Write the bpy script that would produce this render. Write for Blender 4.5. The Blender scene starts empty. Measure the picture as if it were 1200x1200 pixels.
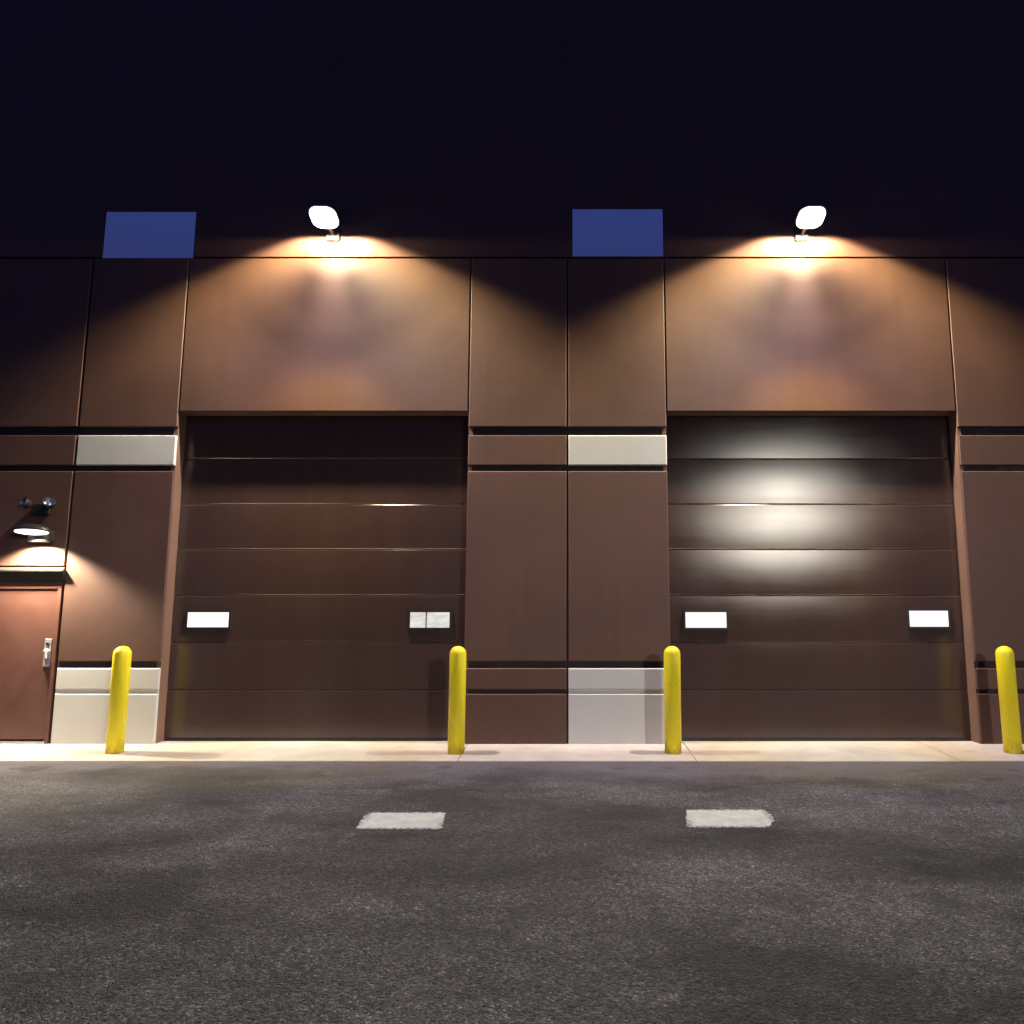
import bpy, bmesh, math, random
from mathutils import Vector, Matrix
random.seed(7)
R = math.radians
S = 1.25                                   # one drawing unit = 1.25 m
scn = bpy.context.scene
col = scn.collection

# ------------------------------------------------------------------ materials
def new_mat(name):
    m = bpy.data.materials.new(name); m.use_nodes = True
    nt = m.node_tree; nt.nodes.clear()
    out = nt.nodes.new('ShaderNodeOutputMaterial')
    b = nt.nodes.new('ShaderNodeBsdfPrincipled')
    nt.links.new(b.outputs[0], out.inputs[0])
    return m, nt, b

def nd(nt, t, **kw):
    n = nt.nodes.new(t)
    for k, v in kw.items():
        if k in n.inputs: n.inputs[k].default_value = v
        else: setattr(n, k, v)
    return n

def coords(nt, scale=(1, 1, 1)):
    tc = nd(nt, 'ShaderNodeTexCoord'); mp = nd(nt, 'ShaderNodeMapping')
    mp.inputs['Scale'].default_value = scale
    nt.links.new(tc.outputs['Object'], mp.inputs['Vector'])
    return mp.outputs[0]

def noise(nt, vec, scale, detail=4, rough=.55):
    n = nd(nt, 'ShaderNodeTexNoise'); n.inputs['Scale'].default_value = scale
    n.inputs['Detail'].default_value = detail; n.inputs['Roughness'].default_value = rough
    nt.links.new(vec, n.inputs['Vector']); return n.outputs['Fac']

def ramp(nt, fac, stops, interp='LINEAR'):
    r = nd(nt, 'ShaderNodeValToRGB'); cr = r.color_ramp; cr.interpolation = interp
    while len(cr.elements) < len(stops): cr.elements.new(.5)
    for e, (p, c) in zip(cr.elements, stops):
        e.position = p; e.color = (*c, 1) if len(c) == 3 else c
    nt.links.new(fac, r.inputs[0]); return r.outputs['Color']

def mixc(nt, fac, a, b, mode='MIX'):
    m = nd(nt, 'ShaderNodeMix', data_type='RGBA', blend_type=mode)
    for s, v in ((0, fac), (6, a), (7, b)):
        if isinstance(v, (int, float)): m.inputs[s].default_value = v
        elif isinstance(v, tuple): m.inputs[s].default_value = (*v, 1)
        else: nt.links.new(v, m.inputs[s])
    return m.outputs[2]

def mrange(nt, v, a, b, c, d, smooth=False):
    m = nd(nt, 'ShaderNodeMapRange'); m.clamp = True
    if smooth: m.interpolation_type = 'SMOOTHSTEP'
    for i, x in enumerate((a, b, c, d)): m.inputs[i + 1].default_value = x
    nt.links.new(v, m.inputs[0]); return m.outputs[0]

def math_n(nt, op, a, b=None):
    m = nd(nt, 'ShaderNodeMath', operation=op)
    for s, v in ((0, a), (1, b)):
        if v is None: continue
        if isinstance(v, (int, float)): m.inputs[s].default_value = v
        else: nt.links.new(v, m.inputs[s])
    return m.outputs[0]

def bump(nt, b, h, strength, dist):
    n = nd(nt, 'ShaderNodeBump'); n.inputs['Strength'].default_value = strength
    n.inputs['Distance'].default_value = dist
    nt.links.new(h, n.inputs['Height']); nt.links.new(n.outputs[0], b.inputs['Normal'])

def paint_mat(name, c, rough, vary=.18, grain=60, bstr=.25, spec=.4, run=.45):
    """painted precast concrete: mottled, lightly streaked, fine sand texture"""
    m, nt, b = new_mat(name)
    v = coords(nt)
    big = noise(nt, v, .9, 5, .6)
    streak = noise(nt, coords(nt, (5, 5, .35)), 1.0, 4, .6)
    c1 = mixc(nt, mrange(nt, big, .3, .7, 0, 1), tuple(x * (1 - vary) for x in c), tuple(x * (1 + vary * .6) for x in c))
    c2 = mixc(nt, mrange(nt, streak, .5, .78, 0, run), c1, tuple(x * .72 for x in c))
    fine = noise(nt, v, grain * 4, 3, .6)
    c3 = mixc(nt, mrange(nt, fine, .3, .7, .0, .25), c2, tuple(min(1, x * 1.35) for x in c))
    nt.links.new(c3, b.inputs['Base Color'])
    nt.links.new(mrange(nt, big, .3, .7, rough - .06, rough + .08), b.inputs['Roughness'])
    b.inputs['Specular IOR Level'].default_value = spec
    h = math_n(nt, 'ADD', math_n(nt, 'MULTIPLY', noise(nt, v, grain, 4, .6), 1.0), math_n(nt, 'MULTIPLY', noise(nt, v, 3, 2), 1.5))
    bump(nt, b, h, bstr, .006)
    return m

def plain_mat(name, c, rough, metal=0, spec=.5, vary=.12, scale=9):
    m, nt, b = new_mat(name)
    n = noise(nt, coords(nt), scale, 5, .6)
    nt.links.new(mixc(nt, mrange(nt, n, .3, .7, 0, 1), tuple(x * (1 - vary) for x in c), tuple(min(1, x * (1 + vary)) for x in c)), b.inputs['Base Color'])
    nt.links.new(mrange(nt, n, .3, .7, max(.02, rough * .85), min(1, rough * 1.2)), b.inputs['Roughness'])
    b.inputs['Metallic'].default_value = metal
    b.inputs['Specular IOR Level'].default_value = spec
    return m

def emit_mat(name, c, strength, vary=0.0):
    m = bpy.data.materials.new(name); m.use_nodes = True
    nt = m.node_tree; nt.nodes.clear()
    out = nd(nt, 'ShaderNodeOutputMaterial'); e = nd(nt, 'ShaderNodeEmission')
    e.inputs['Strength'].default_value = strength; e.inputs['Color'].default_value = (*c, 1)
    if vary:
        n = noise(nt, coords(nt, (4, 1, 9)), 2.2, 3, .6)
        nt.links.new(mixc(nt, mrange(nt, n, .35, .75, 0, 1), c, tuple(x * (1 - vary) for x in c)), e.inputs['Color'])
    nt.links.new(e.outputs[0], out.inputs[0]); return m

M = {}
M['brown'] = paint_mat('brown_wall_paint', (.091, .046, .034), .62)
M['jamb'] = paint_mat('lit_brown_jamb_paint', (.150, .088, .060), .55)  # wall brown lightened: floodlight on the jambs is put into the colour
M['beige'] = paint_mat('warm_grey_wall_paint', (.475, .48, .468), .6, vary=.06, run=.14)
M['joint'] = plain_mat('dark_joint_backing', (.020, .012, .010), .75)  # sealant in the narrow joints, same dark tone behind the wide grooves
M['frame_brown'] = plain_mat('brown_steel_paint', (.12, .05, .036), .45)
M['entry'] = plain_mat('red_brown_door_paint', (.105, .046, .036), .5, vary=.06, scale=3)
M['black'] = plain_mat('black_rubber', (.010, .010, .011), .55)
M['housing'] = plain_mat('dark_bronze_housing', (.030, .027, .026), .45, metal=.3)
M['steel'] = plain_mat('brushed_steel', (.62, .62, .65), .42, metal=.75, vary=.08, scale=30)
M['chrome'] = plain_mat('silver_lamp_reflector', (.75, .75, .78), .16, metal=1, vary=.04)
M['galv'] = plain_mat('galvanised_pole', (.35, .35, .36), .45, metal=.8)
M['roof'] = plain_mat('grey_roof_membrane', (.25, .25, .25), .9)
M['lens'] = emit_mat('lit_flood_lens', (1.0, .97, .88), 9)
M['lens_small'] = emit_mat('lit_entry_lens', (1.0, .95, .84), 6)
M['lens_pole'] = emit_mat('lit_pole_lens', (1.0, .96, .82), 25)
M['pane_lit'] = emit_mat('lit_door_pane', (1.0, .985, .955), 1.25, .07)
M['pane_lit_dim'] = emit_mat('lit_door_pane_clutter', (.86, .84, .78), 1.0, .3)

# mirror-coated window glass
m, nt, b = new_mat('coated_window_glass')
b.inputs['Base Color'].default_value = (.66, .82, .78, 1); b.inputs['Metallic'].default_value = 1
n = noise(nt, coords(nt), 1.3, 2)
nt.links.new(mrange(nt, n, .3, .7, .03, .09), b.inputs['Roughness'])
bump(nt, b, noise(nt, coords(nt), .8, 1), .05, .02)
M['glass'] = m

# overhead door: semi-gloss brown steel with horizontal grain
m, nt, b = new_mat('brown_steel_door_paint')
v = coords(nt); vs = coords(nt, (.5, 1, 11))
g = noise(nt, vs, 1.6, 3, .55); big = noise(nt, v, 1.1, 4, .6)
c = mixc(nt, mrange(nt, big, .3, .7, 0, 1), (.054, .033, .030), (.062, .039, .036))
c = mixc(nt, mrange(nt, noise(nt, coords(nt, (3, 1, .5)), 1.5, 3, .5), .45, .75, 0, .3), c, (.075, .054, .047))
nt.links.new(c, b.inputs['Base Color'])
rr = math_n(nt, 'ADD', mrange(nt, g, .25, .75, .175, .190), mrange(nt, noise(nt, v, 1.2, 2, .5), .3, .7, 0, .022))
nt.links.new(rr, b.inputs['Roughness'])
b.inputs['Specular IOR Level'].default_value = 0
hh = math_n(nt, 'MULTIPLY', noise(nt, coords(nt, (.6, 1, 1.6)), 1.4, 2), 1.8)
bump(nt, b, hh, .06, .006)
gl = nd(nt, 'ShaderNodeBsdfAnisotropic', distribution='BECKMANN'); fr = nd(nt, 'ShaderNodeFresnel'); fr.inputs['IOR'].default_value = 1.56
nt.links.new(math_n(nt, 'ADD', rr, .036), gl.inputs['Roughness'])
nt.links.new(b.inputs['Normal'].links[0].from_socket, gl.inputs['Normal'])
mx = nd(nt, 'ShaderNodeMixShader'); nt.links.new(fr.outputs[0], mx.inputs[0]); nt.links.new(b.outputs[0], mx.inputs[1]); nt.links.new(gl.outputs[0], mx.inputs[2])
nt.links.new(mx.outputs[0], [n for n in nt.nodes if n.type == 'OUTPUT_MATERIAL'][0].inputs[0])
M['door'] = m

# yellow bollard paint, scuffed near the foot
m, nt, b = new_mat('yellow_bollard_paint')
v = coords(nt); n = noise(nt, v, 7, 5, .65)
c = mixc(nt, mrange(nt, n, .3, .7, 0, 1), (.96, .80, .012), (.98, .87, .022))
sp = noise(nt, coords(nt, (1, 1, .5)), 26, 4, .7)
c = mixc(nt, mrange(nt, sp, .68, .74, 0, .7), c, (.55, .40, .05))
zz = nd(nt, 'ShaderNodeSeparateXYZ'); nt.links.new(v, zz.inputs[0])
dirt = math_n(nt, 'ADD', zz.outputs[2], math_n(nt, 'MULTIPLY', math_n(nt, 'SUBTRACT', noise(nt, coords(nt, (1, 1, .6)), 14, 5, .7), .5), .5))
c = mixc(nt, mrange(nt, dirt, .0, .16, .55, 0, True), c, (.22, .16, .06))
scuff = noise(nt, coords(nt, (1, 1, .35)), 11, 5, .75)
c = mixc(nt, mrange(nt, scuff, .63, .70, 0, .4), c, (.40, .30, .06))
nt.links.new(c, b.inputs['Base Color'])
nt.links.new(mrange(nt, n, .3, .7, .34, .5), b.inputs['Roughness'])
bump(nt, b, noise(nt, v, 16, 3), .12, .01)
M['yellow'] = m

# asphalt
m, nt, b = new_mat('worn_asphalt')
v = coords(nt)
vor = nd(nt, 'ShaderNodeTexVoronoi'); vor.inputs['Scale'].default_value = 92
nt.links.new(v, vor.inputs['Vector'])
vor2 = nd(nt, 'ShaderNodeTexVoronoi'); vor2.inputs['Scale'].default_value = 38
nt.links.new(v, vor2.inputs['Vector'])
sep = nd(nt, 'ShaderNodeSeparateColor'); nt.links.new(vor.outputs['Color'], sep.inputs[0])
stone = ramp(nt, sep.outputs[0], [(0, (.020, .020, .021)), (.45, (.060, .060, .064)), (.82, (.095, .096, .100)), (.95, (.145, .147, .150)), (1, (.26, .262, .265))])
sep2 = nd(nt, 'ShaderNodeSeparateColor'); nt.links.new(vor2.outputs['Color'], sep2.inputs[0])
stone2 = ramp(nt, sep2.outputs[1], [(0, (.55, .55, .55)), (.5, (.95, .95, .95)), (1, (1.35, 1.33, 1.3))])
c = mixc(nt, 1.0, stone, stone2, 'MULTIPLY')
mid = noise(nt, v, 2.6, 6, .68)
c = mixc(nt, 1.0, c, ramp(nt, mid, [(.25, (.36, .36, .36)), (.5, (.86, .86, .86)), (.75, (1.45, 1.43, 1.4))]), 'MULTIPLY')
stain = noise(nt, coords(nt, (.55, .9, 1)), .85, 5, .62)
c = mixc(nt, 1.0, c, ramp(nt, stain, [(.38, (.34, .34, .35)), (.48, (.92, .92, .92)), (.62, (1.5, 1.5, 1.48))]), 'MULTIPLY')
# a smoother, dustier strip swept against the apron; purple dusk skylight is mixed into its colour
sy = nd(nt, 'ShaderNodeSeparateXYZ'); nt.links.new(v, sy.inputs[0])
edge = math_n(nt, 'ADD', sy.outputs[1], math_n(nt, 'MULTIPLY', math_n(nt, 'SUBTRACT', stain, .5), 2.6))
c = mixc(nt, mrange(nt, edge, -2.7, -1.0, 0, .8, True), c, (.118, .106, .128))
drip = noise(nt, v, 1.9, 3, .5)
warp = math_n(nt, 'MULTIPLY', math_n(nt, 'SUBTRACT', noise(nt, v, 2.4, 5, .7), .5), 2.2)
xy = nd(nt, 'ShaderNodeSeparateXYZ'); nt.links.new(v, xy.inputs[0])
for sx_, sy_, rx_, ry_, k_ in ((-4.3, -1.75, 1.5, .55, .75), (-1.0, -4.75, 1.6, .8, .6), (.35, -3.9, 1.5, .9, .65), (2.6, -4.6, 1.3, .7, .45), (-3.4, -2.6, .9, .5, .5)):
    ddx = math_n(nt, 'POWER', math_n(nt, 'ABSOLUTE', math_n(nt, 'DIVIDE', math_n(nt, 'SUBTRACT', xy.outputs[0], sx_), rx_)), 2.0)
    ddy = math_n(nt, 'POWER', math_n(nt, 'ABSOLUTE', math_n(nt, 'DIVIDE', math_n(nt, 'SUBTRACT', xy.outputs[1], sy_), ry_)), 2.0)
    dd = math_n(nt, 'ADD', math_n(nt, 'ADD', ddx, ddy), warp)
    c = mixc(nt, mrange(nt, dd, .1, 1.3, k_, 0, True), c, (.30, .29, .31), 'MULTIPLY')
c = mixc(nt, mrange(nt, drip, .61, .70, 0, .6), c, (.022, .021, .021))
nt.links.new(c, b.inputs['Base Color'])
nt.links.new(mrange(nt, mid, .3, .7, .62, .88), b.inputs['Roughness'])
b.inputs['Specular IOR Level'].default_value = .45
h = math_n(nt, 'ADD', math_n(nt, 'MULTIPLY', vor.outputs['Distance'], -1.0), math_n(nt, 'MULTIPLY', vor2.outputs['Distance'], -1.2))
h = math_n(nt, 'ADD', h, math_n(nt, 'MULTIPLY', noise(nt, v, 9, 4, .6), 1.6))
bump(nt, b, h, .95, .014)
M['asphalt'] = m

# concrete apron
m, nt, b = new_mat('broom_finished_concrete')
v = coords(nt)
n1 = noise(nt, v, 1.3, 6, .65); n2 = noise(nt, v, 55, 3, .6)
c = mixc(nt, mrange(nt, n1, .3, .7, 0, 1), (.36, .32, .27), (.50, .46, .40))
c = mixc(nt, mrange(nt, n2, .55, .75, 0, .3), c, (.26, .23, .20))
c = mixc(nt, mrange(nt, noise(nt, coords(nt, (1.6, 4, 1)), 1.4, 5, .7), .56, .72, 0, .45), c, (.27, .235, .19))
nt.links.new(c, b.inputs['Base Color']); b.inputs['Roughness'].default_value = .82
bump(nt, b, math_n(nt, 'ADD', noise(nt, coords(nt, (1, 40, 1)), 5, 3), n2), .25, .004)
M['concrete'] = m

# worn white marking paint, its edges rubbed through to the asphalt
m, nt, b = new_mat('worn_white_marking_paint')
v = coords(nt)
n1 = noise(nt, v, 5.5, 6, .65); n2 = noise(nt, v, 60, 3, .65)
c = mixc(nt, mrange(nt, n1, .35, .7, 0, 1), (.50, .545, .51), (.33, .365, .345))
c = mixc(nt, mrange(nt, n2, .56, .70, 0, .55), c, (.16, .16, .15))
nt.links.new(c, b.inputs['Base Color']); b.inputs['Roughness'].default_value = .6
bump(nt, b, n2, .5, .004)
tc = nd(nt, 'ShaderNodeTexCoord'); sg = nd(nt, 'ShaderNodeSeparateXYZ'); nt.links.new(tc.outputs['Generated'], sg.inputs[0])
ex = math_n(nt, 'MULTIPLY', math_n(nt, 'ABSOLUTE', math_n(nt, 'SUBTRACT', sg.outputs[0], .5)), 2.0)
ey = math_n(nt, 'MULTIPLY', math_n(nt, 'ABSOLUTE', math_n(nt, 'SUBTRACT', sg.outputs[1], .5)), 2.0)
wear = math_n(nt, 'ADD', math_n(nt, 'MAXIMUM', ex, ey), math_n(nt, 'MULTIPLY', math_n(nt, 'SUBTRACT', noise(nt, v, 24, 5, .75), .5), .85))
tr = nd(nt, 'ShaderNodeBsdfTransparent'); mx = nd(nt, 'ShaderNodeMixShader')
nt.links.new(mrange(nt, wear, .74, 1.08, 0, 1, True), mx.inputs[0]); nt.links.new(b.outputs[0], mx.inputs[1]); nt.links.new(tr.outputs[0], mx.inputs[2])
nt.links.new(mx.outputs[0], [n for n in nt.nodes if n.type == 'OUTPUT_MATERIAL'][0].inputs[0])
M['marking'] = m

# ------------------------------------------------------------------ mesh builder
class MB:
    def __init__(s): s.bm = bmesh.new(); s.mats = []
    def mi(s, name):
        if name not in s.mats: s.mats.append(name)
        return s.mats.index(name)
    def face(s, vs, mat, smooth=False):
        f = s.bm.faces.new(vs); f.material_index = s.mi(mat); f.smooth = smooth; return f
    def box(s, x0, x1, y0, y1, z0, z1, mat, bev=0, mtx=None, seg=2):
        P = [(x, y, z) for x in (x0, x1) for y in (y0, y1) for z in (z0, z1)]
        v = [s.bm.verts.new(p) for p in P]
        fs = [s.face([v[i] for i in q], mat) for q in ((0, 1, 3, 2), (4, 6, 7, 5), (0, 4, 5, 1), (2, 3, 7, 6), (0, 2, 6, 4), (1, 5, 7, 3))]
        bmesh.ops.recalc_face_normals(s.bm, faces=fs)
        if bev:
            es = list({e for f in fs for e in f.edges})
            r = bmesh.ops.bevel(s.bm, geom=es, offset=bev, segments=seg, affect='EDGES', profile=.5)
            mi = s.mi(mat)
            vv = {w for f in r['faces'] for w in f.verts}
            for f in r['faces']: f.material_index = mi
            grp = set(vv)
            for w in list(vv):
                for f in w.link_faces: grp.update(f.verts)
            v = list(grp)
        if mtx is not None: bmesh.ops.transform(s.bm, matrix=mtx, verts=[w for w in v if w.is_valid])
    def panel(s, x0, x1, z0, z1, mat, ch=.009, y0=0.0, y1=.032):
        """raised wall panel facing -Y, chamfered all round"""
        def ring(a, y): return [s.bm.verts.new(p) for p in ((x0 + a, y, z0 + a), (x1 - a, y, z0 + a), (x1 - a, y, z1 - a), (x0 + a, y, z1 - a))]
        A, B_, C_ = ring(ch, y0), ring(0, y0 + ch), ring(0, y1)
        s.face(A, mat)
        for P, Q in ((A, B_), (B_, C_)):
            for i in range(4):
                j = (i + 1) % 4; s.face([P[j], P[i], Q[i], Q[j]], mat)
    def lathe(s, prof, mat, seg=40, mtx=None, smooth=True):
        rings = []; vs = []
        for r, z in prof:
            if r < 1e-6: w = [s.bm.verts.new((0, 0, z))]
            else: w = [s.bm.verts.new((r * math.cos(2 * math.pi * i / seg), r * math.sin(2 * math.pi * i / seg), z)) for i in range(seg)]
            rings.append(w); vs += w
        for a, b in zip(rings, rings[1:]):
            for i in range(seg):
                j = (i + 1) % seg
                q = [a[i % len(a)], a[j % len(a)], b[j % len(b)], b[i % len(b)]]
                u = []
                for w in q:
                    if w not in u: u.append(w)
                if len(u) > 2: s.face(u, mat, smooth)
        if mtx is not None: bmesh.ops.transform(s.bm, matrix=mtx, verts=vs)
    def rod(s, p, q, r, mat, seg=16, r2=None):
        p, q = Vector(p), Vector(q); d = q - p
        mtx = Matrix.Translation(p) @ d.to_track_quat('Z', 'Y').to_matrix().to_4x4()
        r2 = r if r2 is None else r2
        s.lathe([(0, 0), (r, 0), (r2, d.length), (0, d.length)], mat, seg, mtx, smooth=False)
    def poly(s, pts, mat, h):
        """thin prism from an outline in X,Y, its underside at z=0"""
        lo = [s.bm.verts.new((x, y, 0)) for x, y in pts]; hi = [s.bm.verts.new((x, y, h)) for x, y in pts]
        s.face(hi, mat); s.face(lo[::-1], mat)
        for i in range(len(pts)):
            j = (i + 1) % len(pts); s.face([lo[i], lo[j], hi[j], hi[i]], mat)
    def build(s, name, parent=None, loc=(0, 0, 0), origin=(0, 0, 0)):
        """origin: drawing-unit point that becomes the object's own origin (relative to its parent)"""
        o3 = Vector(origin)
        for v in s.bm.verts: v.co = (v.co - o3) * S
        bmesh.ops.recalc_face_normals(s.bm, faces=s.bm.faces)
        me = bpy.data.meshes.new(name); s.bm.to_mesh(me); s.bm.free()
        for k in s.mats: me.materials.append(M[k])
        o = bpy.data.objects.new(name, me); col.objects.link(o)
        if parent: o.parent = parent
        o.location = (Vector(loc) + o3) * S
        return o

def tag(o, label=None, cat=None, group=None, kind=None):
    if label: o['label'] = label
    if cat: o['category'] = cat
    if group: o['group'] = group
    if kind: o['kind'] = kind
    return o

def empty(name, loc, rz=0):
    o = bpy.data.objects.new(name, None); col.objects.link(o)
    o.location = Vector(loc) * S; o.rotation_euler.z = rz; o.empty_display_size = .2; return o

def copy_tree(o, parent=None):
    c = o.copy(); col.objects.link(c)
    if parent: c.parent = parent
    for ch in list(o.children): copy_tree(ch, c)
    return c

# ------------------------------------------------------------------ setting
SLAB = .045                                # apron height at the wall; it falls to the asphalt
g = MB(); G = 240
vs = [g.bm.verts.new(p) for p in ((-G, -G, 0), (G, -G, 0), (G, G, 0), (-G, G, 0))]
g.face(vs, 'asphalt'); tag(g.build('asphalt_ground'), kind='structure')

# concrete apron: slabs cast between control joints
g = MB()
joints = [-13, -9.6, -7.0, -4.30, -1.045, 1.228, 3.735, 6.6, 9.6, 13]
for a, b_ in zip(joints, joints[1:]):
    y0 = -.755 + random.uniform(-.004, .004); z0 = random.uniform(.008, .011); sl = (SLAB - z0) / (0 - y0)
    pr = [(.55, -.12), (.55, SLAB), (0, SLAB), (y0 + .010, z0 + .010 * sl), (y0 + .003, z0 - .002), (y0, z0 - .007), (y0, -.12)]
    v0, v1 = ([g.bm.verts.new((x, y, z)) for y, z in pr] for x in (a + .004, b_ - .004))
    g.face(v0, 'concrete'); g.face(v1[::-1], 'concrete')
    for k in range(7): g.face([v0[k], v0[(k + 1) % 7], v1[(k + 1) % 7], v1[k]], 'concrete')
tag(g.build('concrete_pavement'), kind='structure')

# ------------------------------------------------------------------ building
bld = empty('warehouse_building', (0, 0, 0))
tag(bld, 'brown panelled warehouse front with two closed overhead doors and a side entry door', 'building')

XD = ((-4.34, -1.10), (1.10, 4.34))        # overhead door openings
LZ = 3.638                                 # their lintel
TOP = 9.6; X0, X1 = -13.0, 13.0
MDX0, MDX1, MDZ = -6.30, -5.462, 1.712     # entry door opening
w = MB()
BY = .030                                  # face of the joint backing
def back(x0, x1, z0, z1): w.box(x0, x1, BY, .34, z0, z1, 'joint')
J = .045
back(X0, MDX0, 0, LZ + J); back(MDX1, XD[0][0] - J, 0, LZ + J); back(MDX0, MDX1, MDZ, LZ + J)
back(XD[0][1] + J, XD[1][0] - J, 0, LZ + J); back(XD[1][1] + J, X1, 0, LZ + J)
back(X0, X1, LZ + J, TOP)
for a, b_ in XD:                            # brown jamb and soffit returns of the openings
    w.box(a - J, a, BY, .34, 0, LZ + J, 'jamb'); w.box(b_, b_ + J, BY, .34, 0, LZ + J, 'jamb')
    w.box(a, b_, BY, .34, LZ, LZ + J, 'jamb')
gap = .009
ROWS = ((3.462, 5.446), (3.027, 3.365), (.898, 2.960), (.605, .827), (.0, .561))
def column(x0, x1, beige=(), rows=ROWS):
    for z0, z1 in rows:
        if (z0, z1) in beige: continue
        w.panel(x0 + gap, x1 - gap, z0, z1, 'brown')
U = (3.027, 3.365); L1, L2 = (.605, .827), (.0, .561)
column(-9.8, -6.54); column(X0, -9.8); column(6.54, 9.8); column(9.8, X1); column(5.44, 6.54)
column(-5.44, -4.34 + gap, (U, L1, L2))
column(-1.10 - gap, 0); column(0, 1.10 + gap, (U, L1, L2)); column(4.34 - gap, 5.44)
column(-6.54, -5.44, rows=ROWS[:2] + ((1.912, 2.960),))
w.panel(-6.54 + gap, -5.44 - gap, MDZ, 1.898, 'brown')
w.panel(-6.54 + gap, MDX0, .0, MDZ - .006, 'brown')
for a, b_ in XD: w.panel(a + gap, b_ - gap, LZ, 5.446, 'brown')
WIN = ((-5.345, -4.292, 5.447, 6.022), (.052, 1.108, 5.468, 6.056))
ua, ub = WIN
for z0, z1, cuts in ((5.464, 6.075, (X0, ua[0] - .004, ua[1] + .004, ub[0] - .004, ub[1] + .004, X1)), (6.0757, TOP, (X0, -6.54, 0, 6.54, X1))):
    for k, (a, b_) in enumerate(zip(cuts, cuts[1:])):
        if z0 < 6 and k in (1, 3):              # slip over the window head
            w.panel(a + .0003, b_ - .0003, (ua, ub)[k // 2][3] + .002, z1, 'brown', ch=.0015); continue
        w.panel(a + .0003, b_ - .0003, z0, z1, 'brown', ch=.0015)
wall = w.build('wall', bld)

w = MB()                                    # the rest of the box: sides, rear wall, floor plate
w.box(X0, X0 + .3, .36, 16, 0, TOP, 'brown'); w.box(X1 - .3, X1, .36, 16, 0, TOP, 'brown')
w.box(X0 + .31, X1 - .31, 15.7, 16, 0, TOP, 'brown')
w.build('side_wall', bld)
w = MB(); w.box(X0 + .31, X1 - .31, .36, 15.69, TOP - .6, TOP - .3, 'roof'); w.build('roof', bld)
w = MB(); w.box(X0 - .05, X1 + .05, -.05, .40, TOP + .002, TOP + .08, 'housing', .008); w.build('coping', bld)

# light grey accent panels
def accent(x0, x1, rows, label):
    a = MB()
    for k, (z0, z1) in enumerate(rows): a.panel(x0, x1, z0, z1, 'beige', ch=.010)
    if len(rows) > 1: a.box(x0 + .002, x1 - .002, .012, .0315, rows[1][1] - .004, rows[0][0] + .004, 'beige')
    o = a.build('accent_panel', bld); o['label'] = label
accent(-5.44 + gap, -4.34, (U,), 'light grey strip panel high beside the left overhead door')
accent(-5.44 + gap, -4.34, (L1, L2), 'light grey base panel beside the entry door')
accent(gap, 1.10, (U,), 'light grey strip panel high between the two overhead doors')
accent(gap, 1.10, (L1, L2), 'light grey base panel between the two overhead doors')

# clerestory windows
for wx0, wx1, wz0, wz1 in WIN:
    a = MB(); t = .006
    a.box(wx0, wx1, .003, .0285, wz0, wz0 + t, 'steel'); a.box(wx0, wx1, .003, .0285, wz1 - t, wz1, 'housing')
    a.box(wx0, wx0 + t, .003, .0285, wz0 + t, wz1 - t, 'housing'); a.box(wx1 - t, wx1, .003, .0285, wz0 + t, wz1 - t, 'housing')
    f = a.build('window', bld)
    a = MB(); a.box(wx0 + t, wx1 - t, .005, .028, wz0 + t, wz1 - t, 'glass'); a.build('pane', f)

# overhead doors
SEC = (SLAB + .03, .589, 1.099, 1.609, 2.118, 2.626, 3.142, 3.70)
DY = .196
def overhead_door(x0, x1, panes, label):
    a = MB()
    for z0, z1 in zip(SEC, SEC[1:]):
        prof = [(DY + .040, z0 + .0005), (DY + .010, z0 + .0005), (DY + .002, z0 + .003)]
        n_ = 12
        for i in range(n_ + 1):
            t = i / n_; prof.append((DY - .0034 * 4 * t * (1 - t), z0 + .005 + (z1 - z0 - .022) * t))
        prof += [(DY + .003, z1 - .012), (DY + .010, z1 - .002), (DY + .040, z1 - .0005)]
        for strip, sm in ((prof[:4], False), (prof[3:4 + n_], True), (prof[3 + n_:], False)):
            A = [a.bm.verts.new((x0 - .03, y, z)) for y, z in strip]; B_ = [a.bm.verts.new((x1 + .03, y, z)) for y, z in strip]
            for i in range(len(strip) - 1): a.face([A[i], B_[i], B_[i + 1], A[i + 1]], 'door', sm)
    a.box(x0 - .03, x1 + .03, DY + .041, DY + .06, SLAB, LZ + .06, 'black')
    d = a.build('overhead_door', bld); d['label'] = label
    s_ = MB(); s_.box(x0 + .004, x1 - .004, DY - .002, DY + .038, SLAB + .001, SLAB + .0295, 'black', .006); s_.build('bottom_seal', d)
    for px0, px1, z0, z1, dim in panes:
        p = MB(); t = .022; ya, yb = DY - .022, DY + .002
        p.box(px0 - t, px1 + t, ya, yb, z0 - t, z0, 'black'); p.box(px0 - t, px1 + t, ya, yb, z1, z1 + t, 'black')
        p.box(px0 - t, px0, ya, yb, z0, z1, 'black'); p.box(px1, px1 + t, ya, yb, z0, z1, 'black')
        p.box(px0, px1, DY - .013, DY + .001, z0, z1, 'pane_lit_dim' if dim else 'pane_lit')
        if dim:
            p.box(px0 + .168, px0 + .186, DY - .016, DY - .0135, z0, z1, 'steel')
        v_ = p.build('door_window', d)
        if dim: v_['label'] = 'lit door window crossed by a thin upright bar'
overhead_door(*XD[0], ((-4.165, -3.712, 1.256, 1.418, 0), (-1.725, -1.292, 1.251, 1.418, 1)), 'brown overhead door with a dark upper half')
overhead_door(*XD[1], ((1.294, 1.742, 1.251, 1.418, 0), (3.748, 4.176, 1.262, 1.434, 0)), 'brown overhead door with a bright glare on it')

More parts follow.
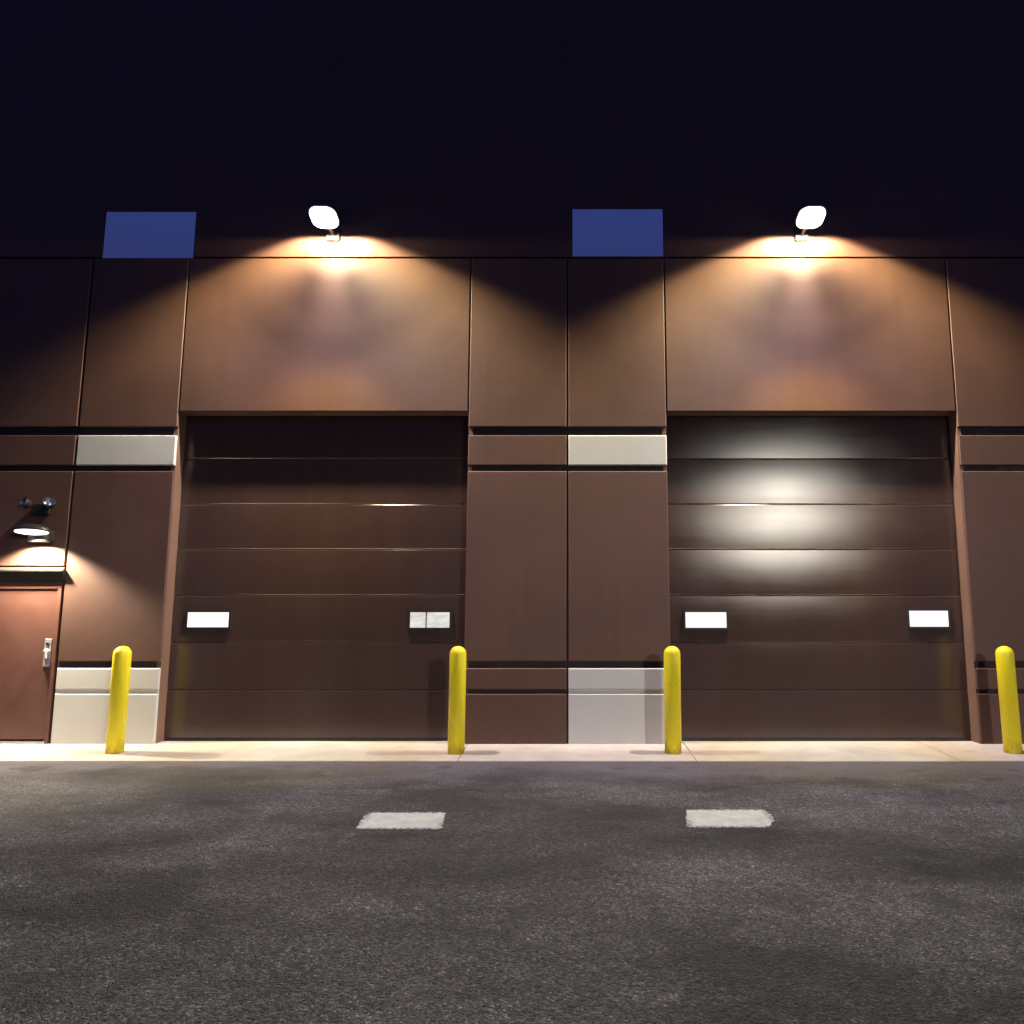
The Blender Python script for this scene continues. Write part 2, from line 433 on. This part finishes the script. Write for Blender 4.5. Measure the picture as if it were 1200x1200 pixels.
# entry door
a = MB(); a.box(MDX0 + .045, MDX1 - .045, .022, .062, SLAB + .045, MDZ - .05, 'entry', .004)
ed = a.build('entry_door', bld); ed['label'] = 'plain reddish brown entry door'
a = MB()
a.box(MDX0, MDX0 + .043, .010, .12, SLAB, MDZ, 'frame_brown', .004); a.box(MDX1 - .043, MDX1 - .001, .010, .12, SLAB, MDZ, 'frame_brown', .004)
a.box(MDX0 + .0435, MDX1 - .0435, .010, .12, MDZ - .046, MDZ - .001, 'frame_brown', .004); a.build('door_frame', ed)
a = MB(); a.box(MDX0 + .044, MDX1 - .044, .03, .16, SLAB, SLAB + .026, 'steel', .005); a.build('threshold', ed)
a = MB(); vv = [[a.bm.verts.new((x, y, z)) for y, z in ((.001, 1.735), (-.008, 1.735), (-.060, 1.852), (-.060, 1.866), (.001, 1.872))] for x in (MDX0, MDX1 + .036)]
a.face(vv[0], 'black'); a.face(vv[1][::-1], 'black')
for k in range(5): a.face([vv[0][k], vv[0][(k + 1) % 5], vv[1][(k + 1) % 5], vv[1][k]], 'housing' if k == 3 else 'black')
a.build('drip_cap', ed)
a = MB(); hx = -5.555
a.box(hx - .040, hx + .034, .012, .0215, .845, 1.135, 'steel', .005)
a.lathe([(0, 0), (.030, 0), (.028, .03), (0, .03)], 'steel', 24, Matrix.Translation((hx - .002, .0118, 1.00)) @ Matrix.Rotation(R(90), 4, 'X'))
a.rod((hx - .002, -.012, 1.00), (hx + .010, -.018, .93), .012, 'steel')
a.lathe([(0, 0), (.019, 0), (.016, .012), (0, .012)], 'black', 20, Matrix.Translation((hx - .002, .0118, 1.085)) @ Matrix.Rotation(R(90), 4, 'X'))
a.build('handle', ed)

# ------------------------------------------------------------------ bollards
BZ = .023; a = MB(); r0, hb = .084, 1.05
prof = [(0, -.05), (r0, -.05), (r0, hb - r0 * .95)] + [(r0 * math.cos(R(q)), hb - r0 * .95 + r0 * .95 * math.sin(R(q))) for q in range(9, 90, 9)] + [(0, hb)]
a.lathe(prof, 'yellow', 56)
bol = a.build('bollard', loc=(-4.517, -.40, BZ))
grp = 'yellow bollards standing on the concrete apron'
tag(bol, 'yellow bollard in front of the grey base panel beside the entry door', 'bollard', grp)
for x, y, rz, lab in ((-1.108, -.425, 1.7, 'yellow bollard at the brown column, beside the dark overhead door'),
                      (1.052, -.415, 3.1, 'yellow bollard in front of grey base panel, beside the door with the glare'),
                      (4.445, -.40, 4.4, 'yellow bollard by the outer jamb of the door with the glare')):
    c_ = bol.copy(); col.objects.link(c_); c_.location = Vector((x, y, BZ)) * S; c_.rotation_euler = (R(random.uniform(-.5, .5)), R(random.uniform(-.5, .5)), rz)
    tag(c_, lab, 'bollard', grp)

# ------------------------------------------------------------------ floodlights over the doors
FX, FY, FZ = 2.69, -.36, 5.72
def floodlight(x, label):
    root = empty('wall_floodlight', (x, 0, FZ))
    tag(root, label, 'floodlight', 'floodlights on the wall over the overhead doors')
    a = MB(); a.box(-.075, .075, -.045, -.001, -.075, .075, 'housing', .008); a.build('wall_box', root)
    a = MB(); a.rod((0, -.04, 0), (0, -.17, .02), .024, 'housing'); a.box(-.032, .032, -.215, -.15, -.012, .05, 'housing', .008); a.build('arm', root)
    T = Matrix.Translation((0, FY, .055)) @ Matrix.Rotation(R(-16), 4, 'X')
    def rounded(hx_, hy_, r_): return [(sx_ * (hx_ - r_) + r_ * math.cos(R(q0 + 15 * k)), sy_ * (hy_ - r_) + r_ * math.sin(R(q0 + 15 * k)))
                                       for sx_, sy_, q0 in ((1, 1, 0), (-1, 1, 90), (-1, -1, 180), (1, -1, 270)) for k in range(7)]
    a = MB(); a.poly(rounded(.152, .158, .10), 'housing', .058); bmesh.ops.transform(a.bm, matrix=T @ Matrix.Translation((0, 0, -.03)), verts=a.bm.verts[:])
    for k in range(8): a.box(-.115 + k * .033 - .005, -.115 + k * .033 + .005, -.10, .10, .026, .065, 'housing', 0, T)
    hd = a.build('head', root)
    a = MB(); pts = rounded(.142, .148, .10)
    a.poly(pts, 'lens', .022); bmesh.ops.transform(a.bm, matrix=T @ Matrix.Translation((0, 0, -.053)), verts=a.bm.verts[:]); a.build('lens', hd)
    return root
floodlight(-FX, 'lit floodlight above the overhead door with the dark upper half')
floodlight(FX, 'lit floodlight above the overhead door with the bright glare')

def flood_lamp(x, power):
    """LED flood: hard cut-off towards the horizontal, thrown forward of the wall, yellow fringe at the cut-off"""
    L = bpy.data.lights.new('flood_source', 'POINT'); L.energy = power; L.shadow_soft_size = .06
    L.use_nodes = True; nt = L.node_tree; nt.nodes.clear()
    out = nd(nt, 'ShaderNodeOutputLight'); em = nd(nt, 'ShaderNodeEmission'); nt.links.new(em.outputs[0], out.inputs[0])
    geo = nd(nt, 'ShaderNodeNewGeometry'); sp = nd(nt, 'ShaderNodeSeparateXYZ'); nt.links.new(geo.outputs['Incoming'], sp.inputs[0])
    c = math_n(nt, 'MULTIPLY', sp.outputs[2], -1.0); ny = sp.outputs[1]; nx = math_n(nt, 'ABSOLUTE', sp.outputs[0])
    nyp = math_n(nt, 'MAXIMUM', ny, 0)
    ct = math_n(nt, 'ADD', c, math_n(nt, 'MULTIPLY', nyp, .62))       # cut-off plane tipped towards the wall
    cut = mrange(nt, ct, .40, .72, 0, 1, True)
    spill = mrange(nt, c, -.02, .04, 0, .012, True)
    wallward = ramp(nt, nyp, [(0, (.55, .55, .55)), (.09, (.95, .95, .95)), (.175, (.74, .74, .74)), (.235, (.47, .47, .47)),
                              (.33, (.135, .135, .135)), (.48, (.048, .048, .048)), (.66, (.028, .028, .028)), (.84, (.12, .12, .12)), (1, (.26, .26, .26))])
    inten = math_n(nt, 'ADD', math_n(nt, 'MULTIPLY', cut, wallward), spill)
    wing = math_n(nt, 'MULTIPLY', mrange(nt, ct, .42, .54, 0, 1, True), mrange(nt, ct, .58, 1.16, .24, 0, True))
    wing = math_n(nt, 'MULTIPLY', wing, mrange(nt, nyp, .09, .28, 0, 1, True))
    strip = math_n(nt, 'MULTIPLY', mrange(nt, nx, .05, .36, .034, 0, True), mrange(nt, nyp, .24, .36, 0, 1, True))
    q = math_n(nt, 'ADD', math_n(nt, 'POWER', math_n(nt, 'ABSOLUTE', math_n(nt, 'DIVIDE', math_n(nt, 'SUBTRACT', nyp, .205), .075)), 2.0),
               math_n(nt, 'POWER', math_n(nt, 'DIVIDE', nx, .40), 2.0))
    spot = math_n(nt, 'MULTIPLY', mrange(nt, q, 0, 1.5, .40, 0, True), mrange(nt, c, .85, .94, 0, 1))
    inten = math_n(nt, 'ADD', math_n(nt, 'ADD', math_n(nt, 'ADD', inten, wing), spot), strip)
    colr = ramp(nt, c, [(.08, (1, .74, .48)), (.35, (1, .80, .40)), (.55, (1, .84, .52)), (.75, (1, .86, .64)), (.90, (1, .86, .80)), (.955, (.98, .82, .86)), (.982, (1, .76, .46)), (1, (1, .93, .83))])
    colr = mixc(nt, mrange(nt, q, 0, 1.8, .8, 0, True), colr, (1, .72, .38))
    nt.links.new(colr, em.inputs['Color'])
    nt.links.new(math_n(nt, 'MULTIPLY', inten, 10.0), em.inputs['Strength'])
    o = bpy.data.objects.new('flood_source', L); col.objects.link(o)
    o.location = Vector((x, -.46, FZ - .035)) * S
    return o
FLOOD = 345
flood_lamp(-FX, FLOOD * .94); flood_lamp(FX, FLOOD * 1.03)

# ------------------------------------------------------------------ entry wall lamp and emergency lamp
EX, EZ = -5.70, 2.25
root = empty('wall_lamp', (EX, 0, EZ)); tag(root, 'lit dark wall lamp over the entry door', 'wall lamp')
a = MB(); a.box(-.12, .12, -.10, -.001, -.085, .045, 'housing', .014); a.build('wall_box', root)
a = MB(); T = Matrix.Translation((0, -.20, .03)) @ Matrix.Rotation(R(-10), 4, 'X')
a.lathe([(0, .062), (.10, .055), (.17, .028), (.195, -.006), (.195, -.022), (.18, -.022), (.178, -.006), (0, .0)], 'housing', 40, T @ Matrix.Diagonal((1, .62, 1, 1)))
a.box(-.05, .05, -.13, -.08, -.03, .05, 'housing', .01); sh = a.build('shade', root)
a = MB(); a.lathe([(0, -.002), (.172, -.004), (.168, -.022), (.10, -.034), (0, -.036)], 'lens_small', 40, T @ Matrix.Diagonal((1, .62, 1, 1))); a.build('lens', sh)

root = empty('emergency_light', (-5.735, 0, 2.545)); tag(root, 'dark twin head emergency light above the lit entry lamp', 'emergency light')
a = MB(); a.box(-.085, .085, -.075, -.001, -.075, .045, 'black', .014); a.build('housing', root)
for sx in (-1, 1):
    T = Matrix.Translation((sx * .125, -.105, .035)) @ Matrix.Rotation(R(sx * 28), 4, 'Z') @ Matrix.Rotation(R(62), 4, 'X')
    a = MB(); a.rod((sx * .06, -.045, .02), (sx * .12, -.085, .035), .017, 'black')
    a.lathe([(0, -.05), (.035, -.048), (.055, -.02), (.060, .022), (.060, .040), (.053, .040), (.051, .028)], 'black', 28, T); hd = a.build('lamp_head', root)
    a = MB(); a.lathe([(.0505, .034), (.040, .012), (.018, .004), (.014, .022), (0, .026)], 'chrome', 28, T); a.build('reflector', hd)

L = bpy.data.lights.new('entry_source', 'SPOT'); L.energy = 1050; L.spot_size = R(134); L.spot_blend = .42; L.shadow_soft_size = .05; L.color = (1, .84, .58)
o = bpy.data.objects.new('entry_source', L); col.objects.link(o); o.location = Vector((EX, -.20, EZ - .02)) * S
o.rotation_euler = (R(2), 0, 0)

# ------------------------------------------------------------------ markings on the asphalt
def marking(pts, label):
    out = []
    for (ax, ay), (bx, by) in zip(pts, pts[1:] + pts[:1]):
        n_ = max(2, int(math.hypot(bx - ax, by - ay) / .02))
        for i in range(n_):
            t = i / n_; out.append((ax + (bx - ax) * t + random.gauss(0, .004), ay + (by - ay) * t + random.gauss(0, .004)))
    cx = sum(p[0] for p in out) / len(out); cy = sum(p[1] for p in out) / len(out)
    a = MB(); a.poly([(x - cx, y - cy) for x, y in out], 'marking', .004)
    o = a.build('painted_marking', loc=(cx, cy, .0002))
    tag(o, label, 'road marking', 'white painted marks on the asphalt')
marking([(-1.36, -3.15), (-.805, -3.15), (-.855, -2.715), (-1.36, -2.715), (-1.405, -2.78)], 'white painted bar on the asphalt in front of the dark overhead door')
marking([(.775, -3.07), (.80, -3.115), (1.30, -3.11), (1.39, -2.93), (1.41, -2.70), (1.37, -2.635), (.845, -2.635)], 'white painted bar on the asphalt towards the door with the glare')

# ------------------------------------------------------------------ car park lamp behind the camera (mirrored in the right door)
PX, PY, PZ = 7.05, -16.8, 5.35
root = empty('car_park_lamp', (PX, PY - .9, 0)); tag(root, 'tall lit car park lamp mirrored as the glare in an overhead door', 'street lamp')
a = MB(); a.lathe([(0, 0), (.22, 0), (.22, .55), (.20, .58), (0, .58)], 'concrete', 32); a.build('base', root)
a = MB(); a.rod((0, 0, .58), (0, 0, PZ + .25), .075, 'galv', 20, .05); a.build('pole', root)
a = MB(); a.rod((0, 0, PZ + .2), (0, .62, PZ + .16), .03, 'galv'); a.build('arm', root)
a = MB(); a.box(-.20, .20, .55, 1.15, PZ + .06, PZ + .2, 'housing', .02, Matrix.Identity(4)); hd = a.build('lamp_head', root)
a = MB(); a.box(-.16, .16, .62, 1.10, PZ + .035, PZ + .0595, 'lens_pole'); a.build('lens', hd)
POLE = 6800
L = bpy.data.lights.new('car_park_source', 'POINT'); L.energy = POLE; L.shadow_soft_size = .34; L.color = (1, .93, .80)
L.use_nodes = True; nt = L.node_tree; nt.nodes.clear()
out = nd(nt, 'ShaderNodeOutputLight'); em = nd(nt, 'ShaderNodeEmission'); nt.links.new(em.outputs[0], out.inputs[0])
geo = nd(nt, 'ShaderNodeNewGeometry'); sp = nd(nt, 'ShaderNodeSeparateXYZ'); nt.links.new(geo.outputs['Incoming'], sp.inputs[0])
c = math_n(nt, 'MULTIPLY', sp.outputs[2], -1.0)      # full cut-off head: nothing at or above the horizontal
nt.links.new(math_n(nt, 'MULTIPLY', mrange(nt, c, .045, .185, 0, 1, True), mrange(nt, c, .25, .9, 1, .35)), em.inputs['Strength'])
o = bpy.data.objects.new('car_park_source', L); col.objects.link(o); o.location = Vector((PX, PY, PZ - .16)) * S

# ------------------------------------------------------------------ dusk sky
wd = bpy.data.worlds.new('World'); scn.world = wd; wd.use_nodes = True
nt = wd.node_tree; nt.nodes.clear()
out = nd(nt, 'ShaderNodeOutputWorld'); bg = nd(nt, 'ShaderNodeBackground'); sky = nd(nt, 'ShaderNodeTexSky')
sky.sky_type = 'NISHITA'; sky.sun_disc = False; sky.sun_elevation = R(-4.5); sky.sun_rotation = R(0)
sky.air_density = 1.0; sky.dust_density = .4; sky.ozone_density = 3.0
bg.inputs['Strength'].default_value = 29
nt.links.new(sky.outputs[0], bg.inputs[0]); nt.links.new(bg.outputs[0], out.inputs[0])

# ------------------------------------------------------------------ camera
cam = bpy.data.cameras.new('camera'); co = bpy.data.objects.new('camera', cam); col.objects.link(co)
co.location = Vector((0, -8.32, 1.33)) * S
co.rotation_euler = (R(90) + math.atan(127 / 900), 0, 0)
cam.sensor_width = 36; cam.sensor_fit = 'HORIZONTAL'; cam.lens = 27
cam.shift_x = -65 / 1200; cam.clip_end = 2000; cam.clip_start = .05
scn.camera = co
scn.render.engine = 'CYCLES'
vs_ = scn.view_settings; vs_.view_transform = 'Standard'; vs_.look = 'None'; vs_.exposure = 0; vs_.gamma = 1
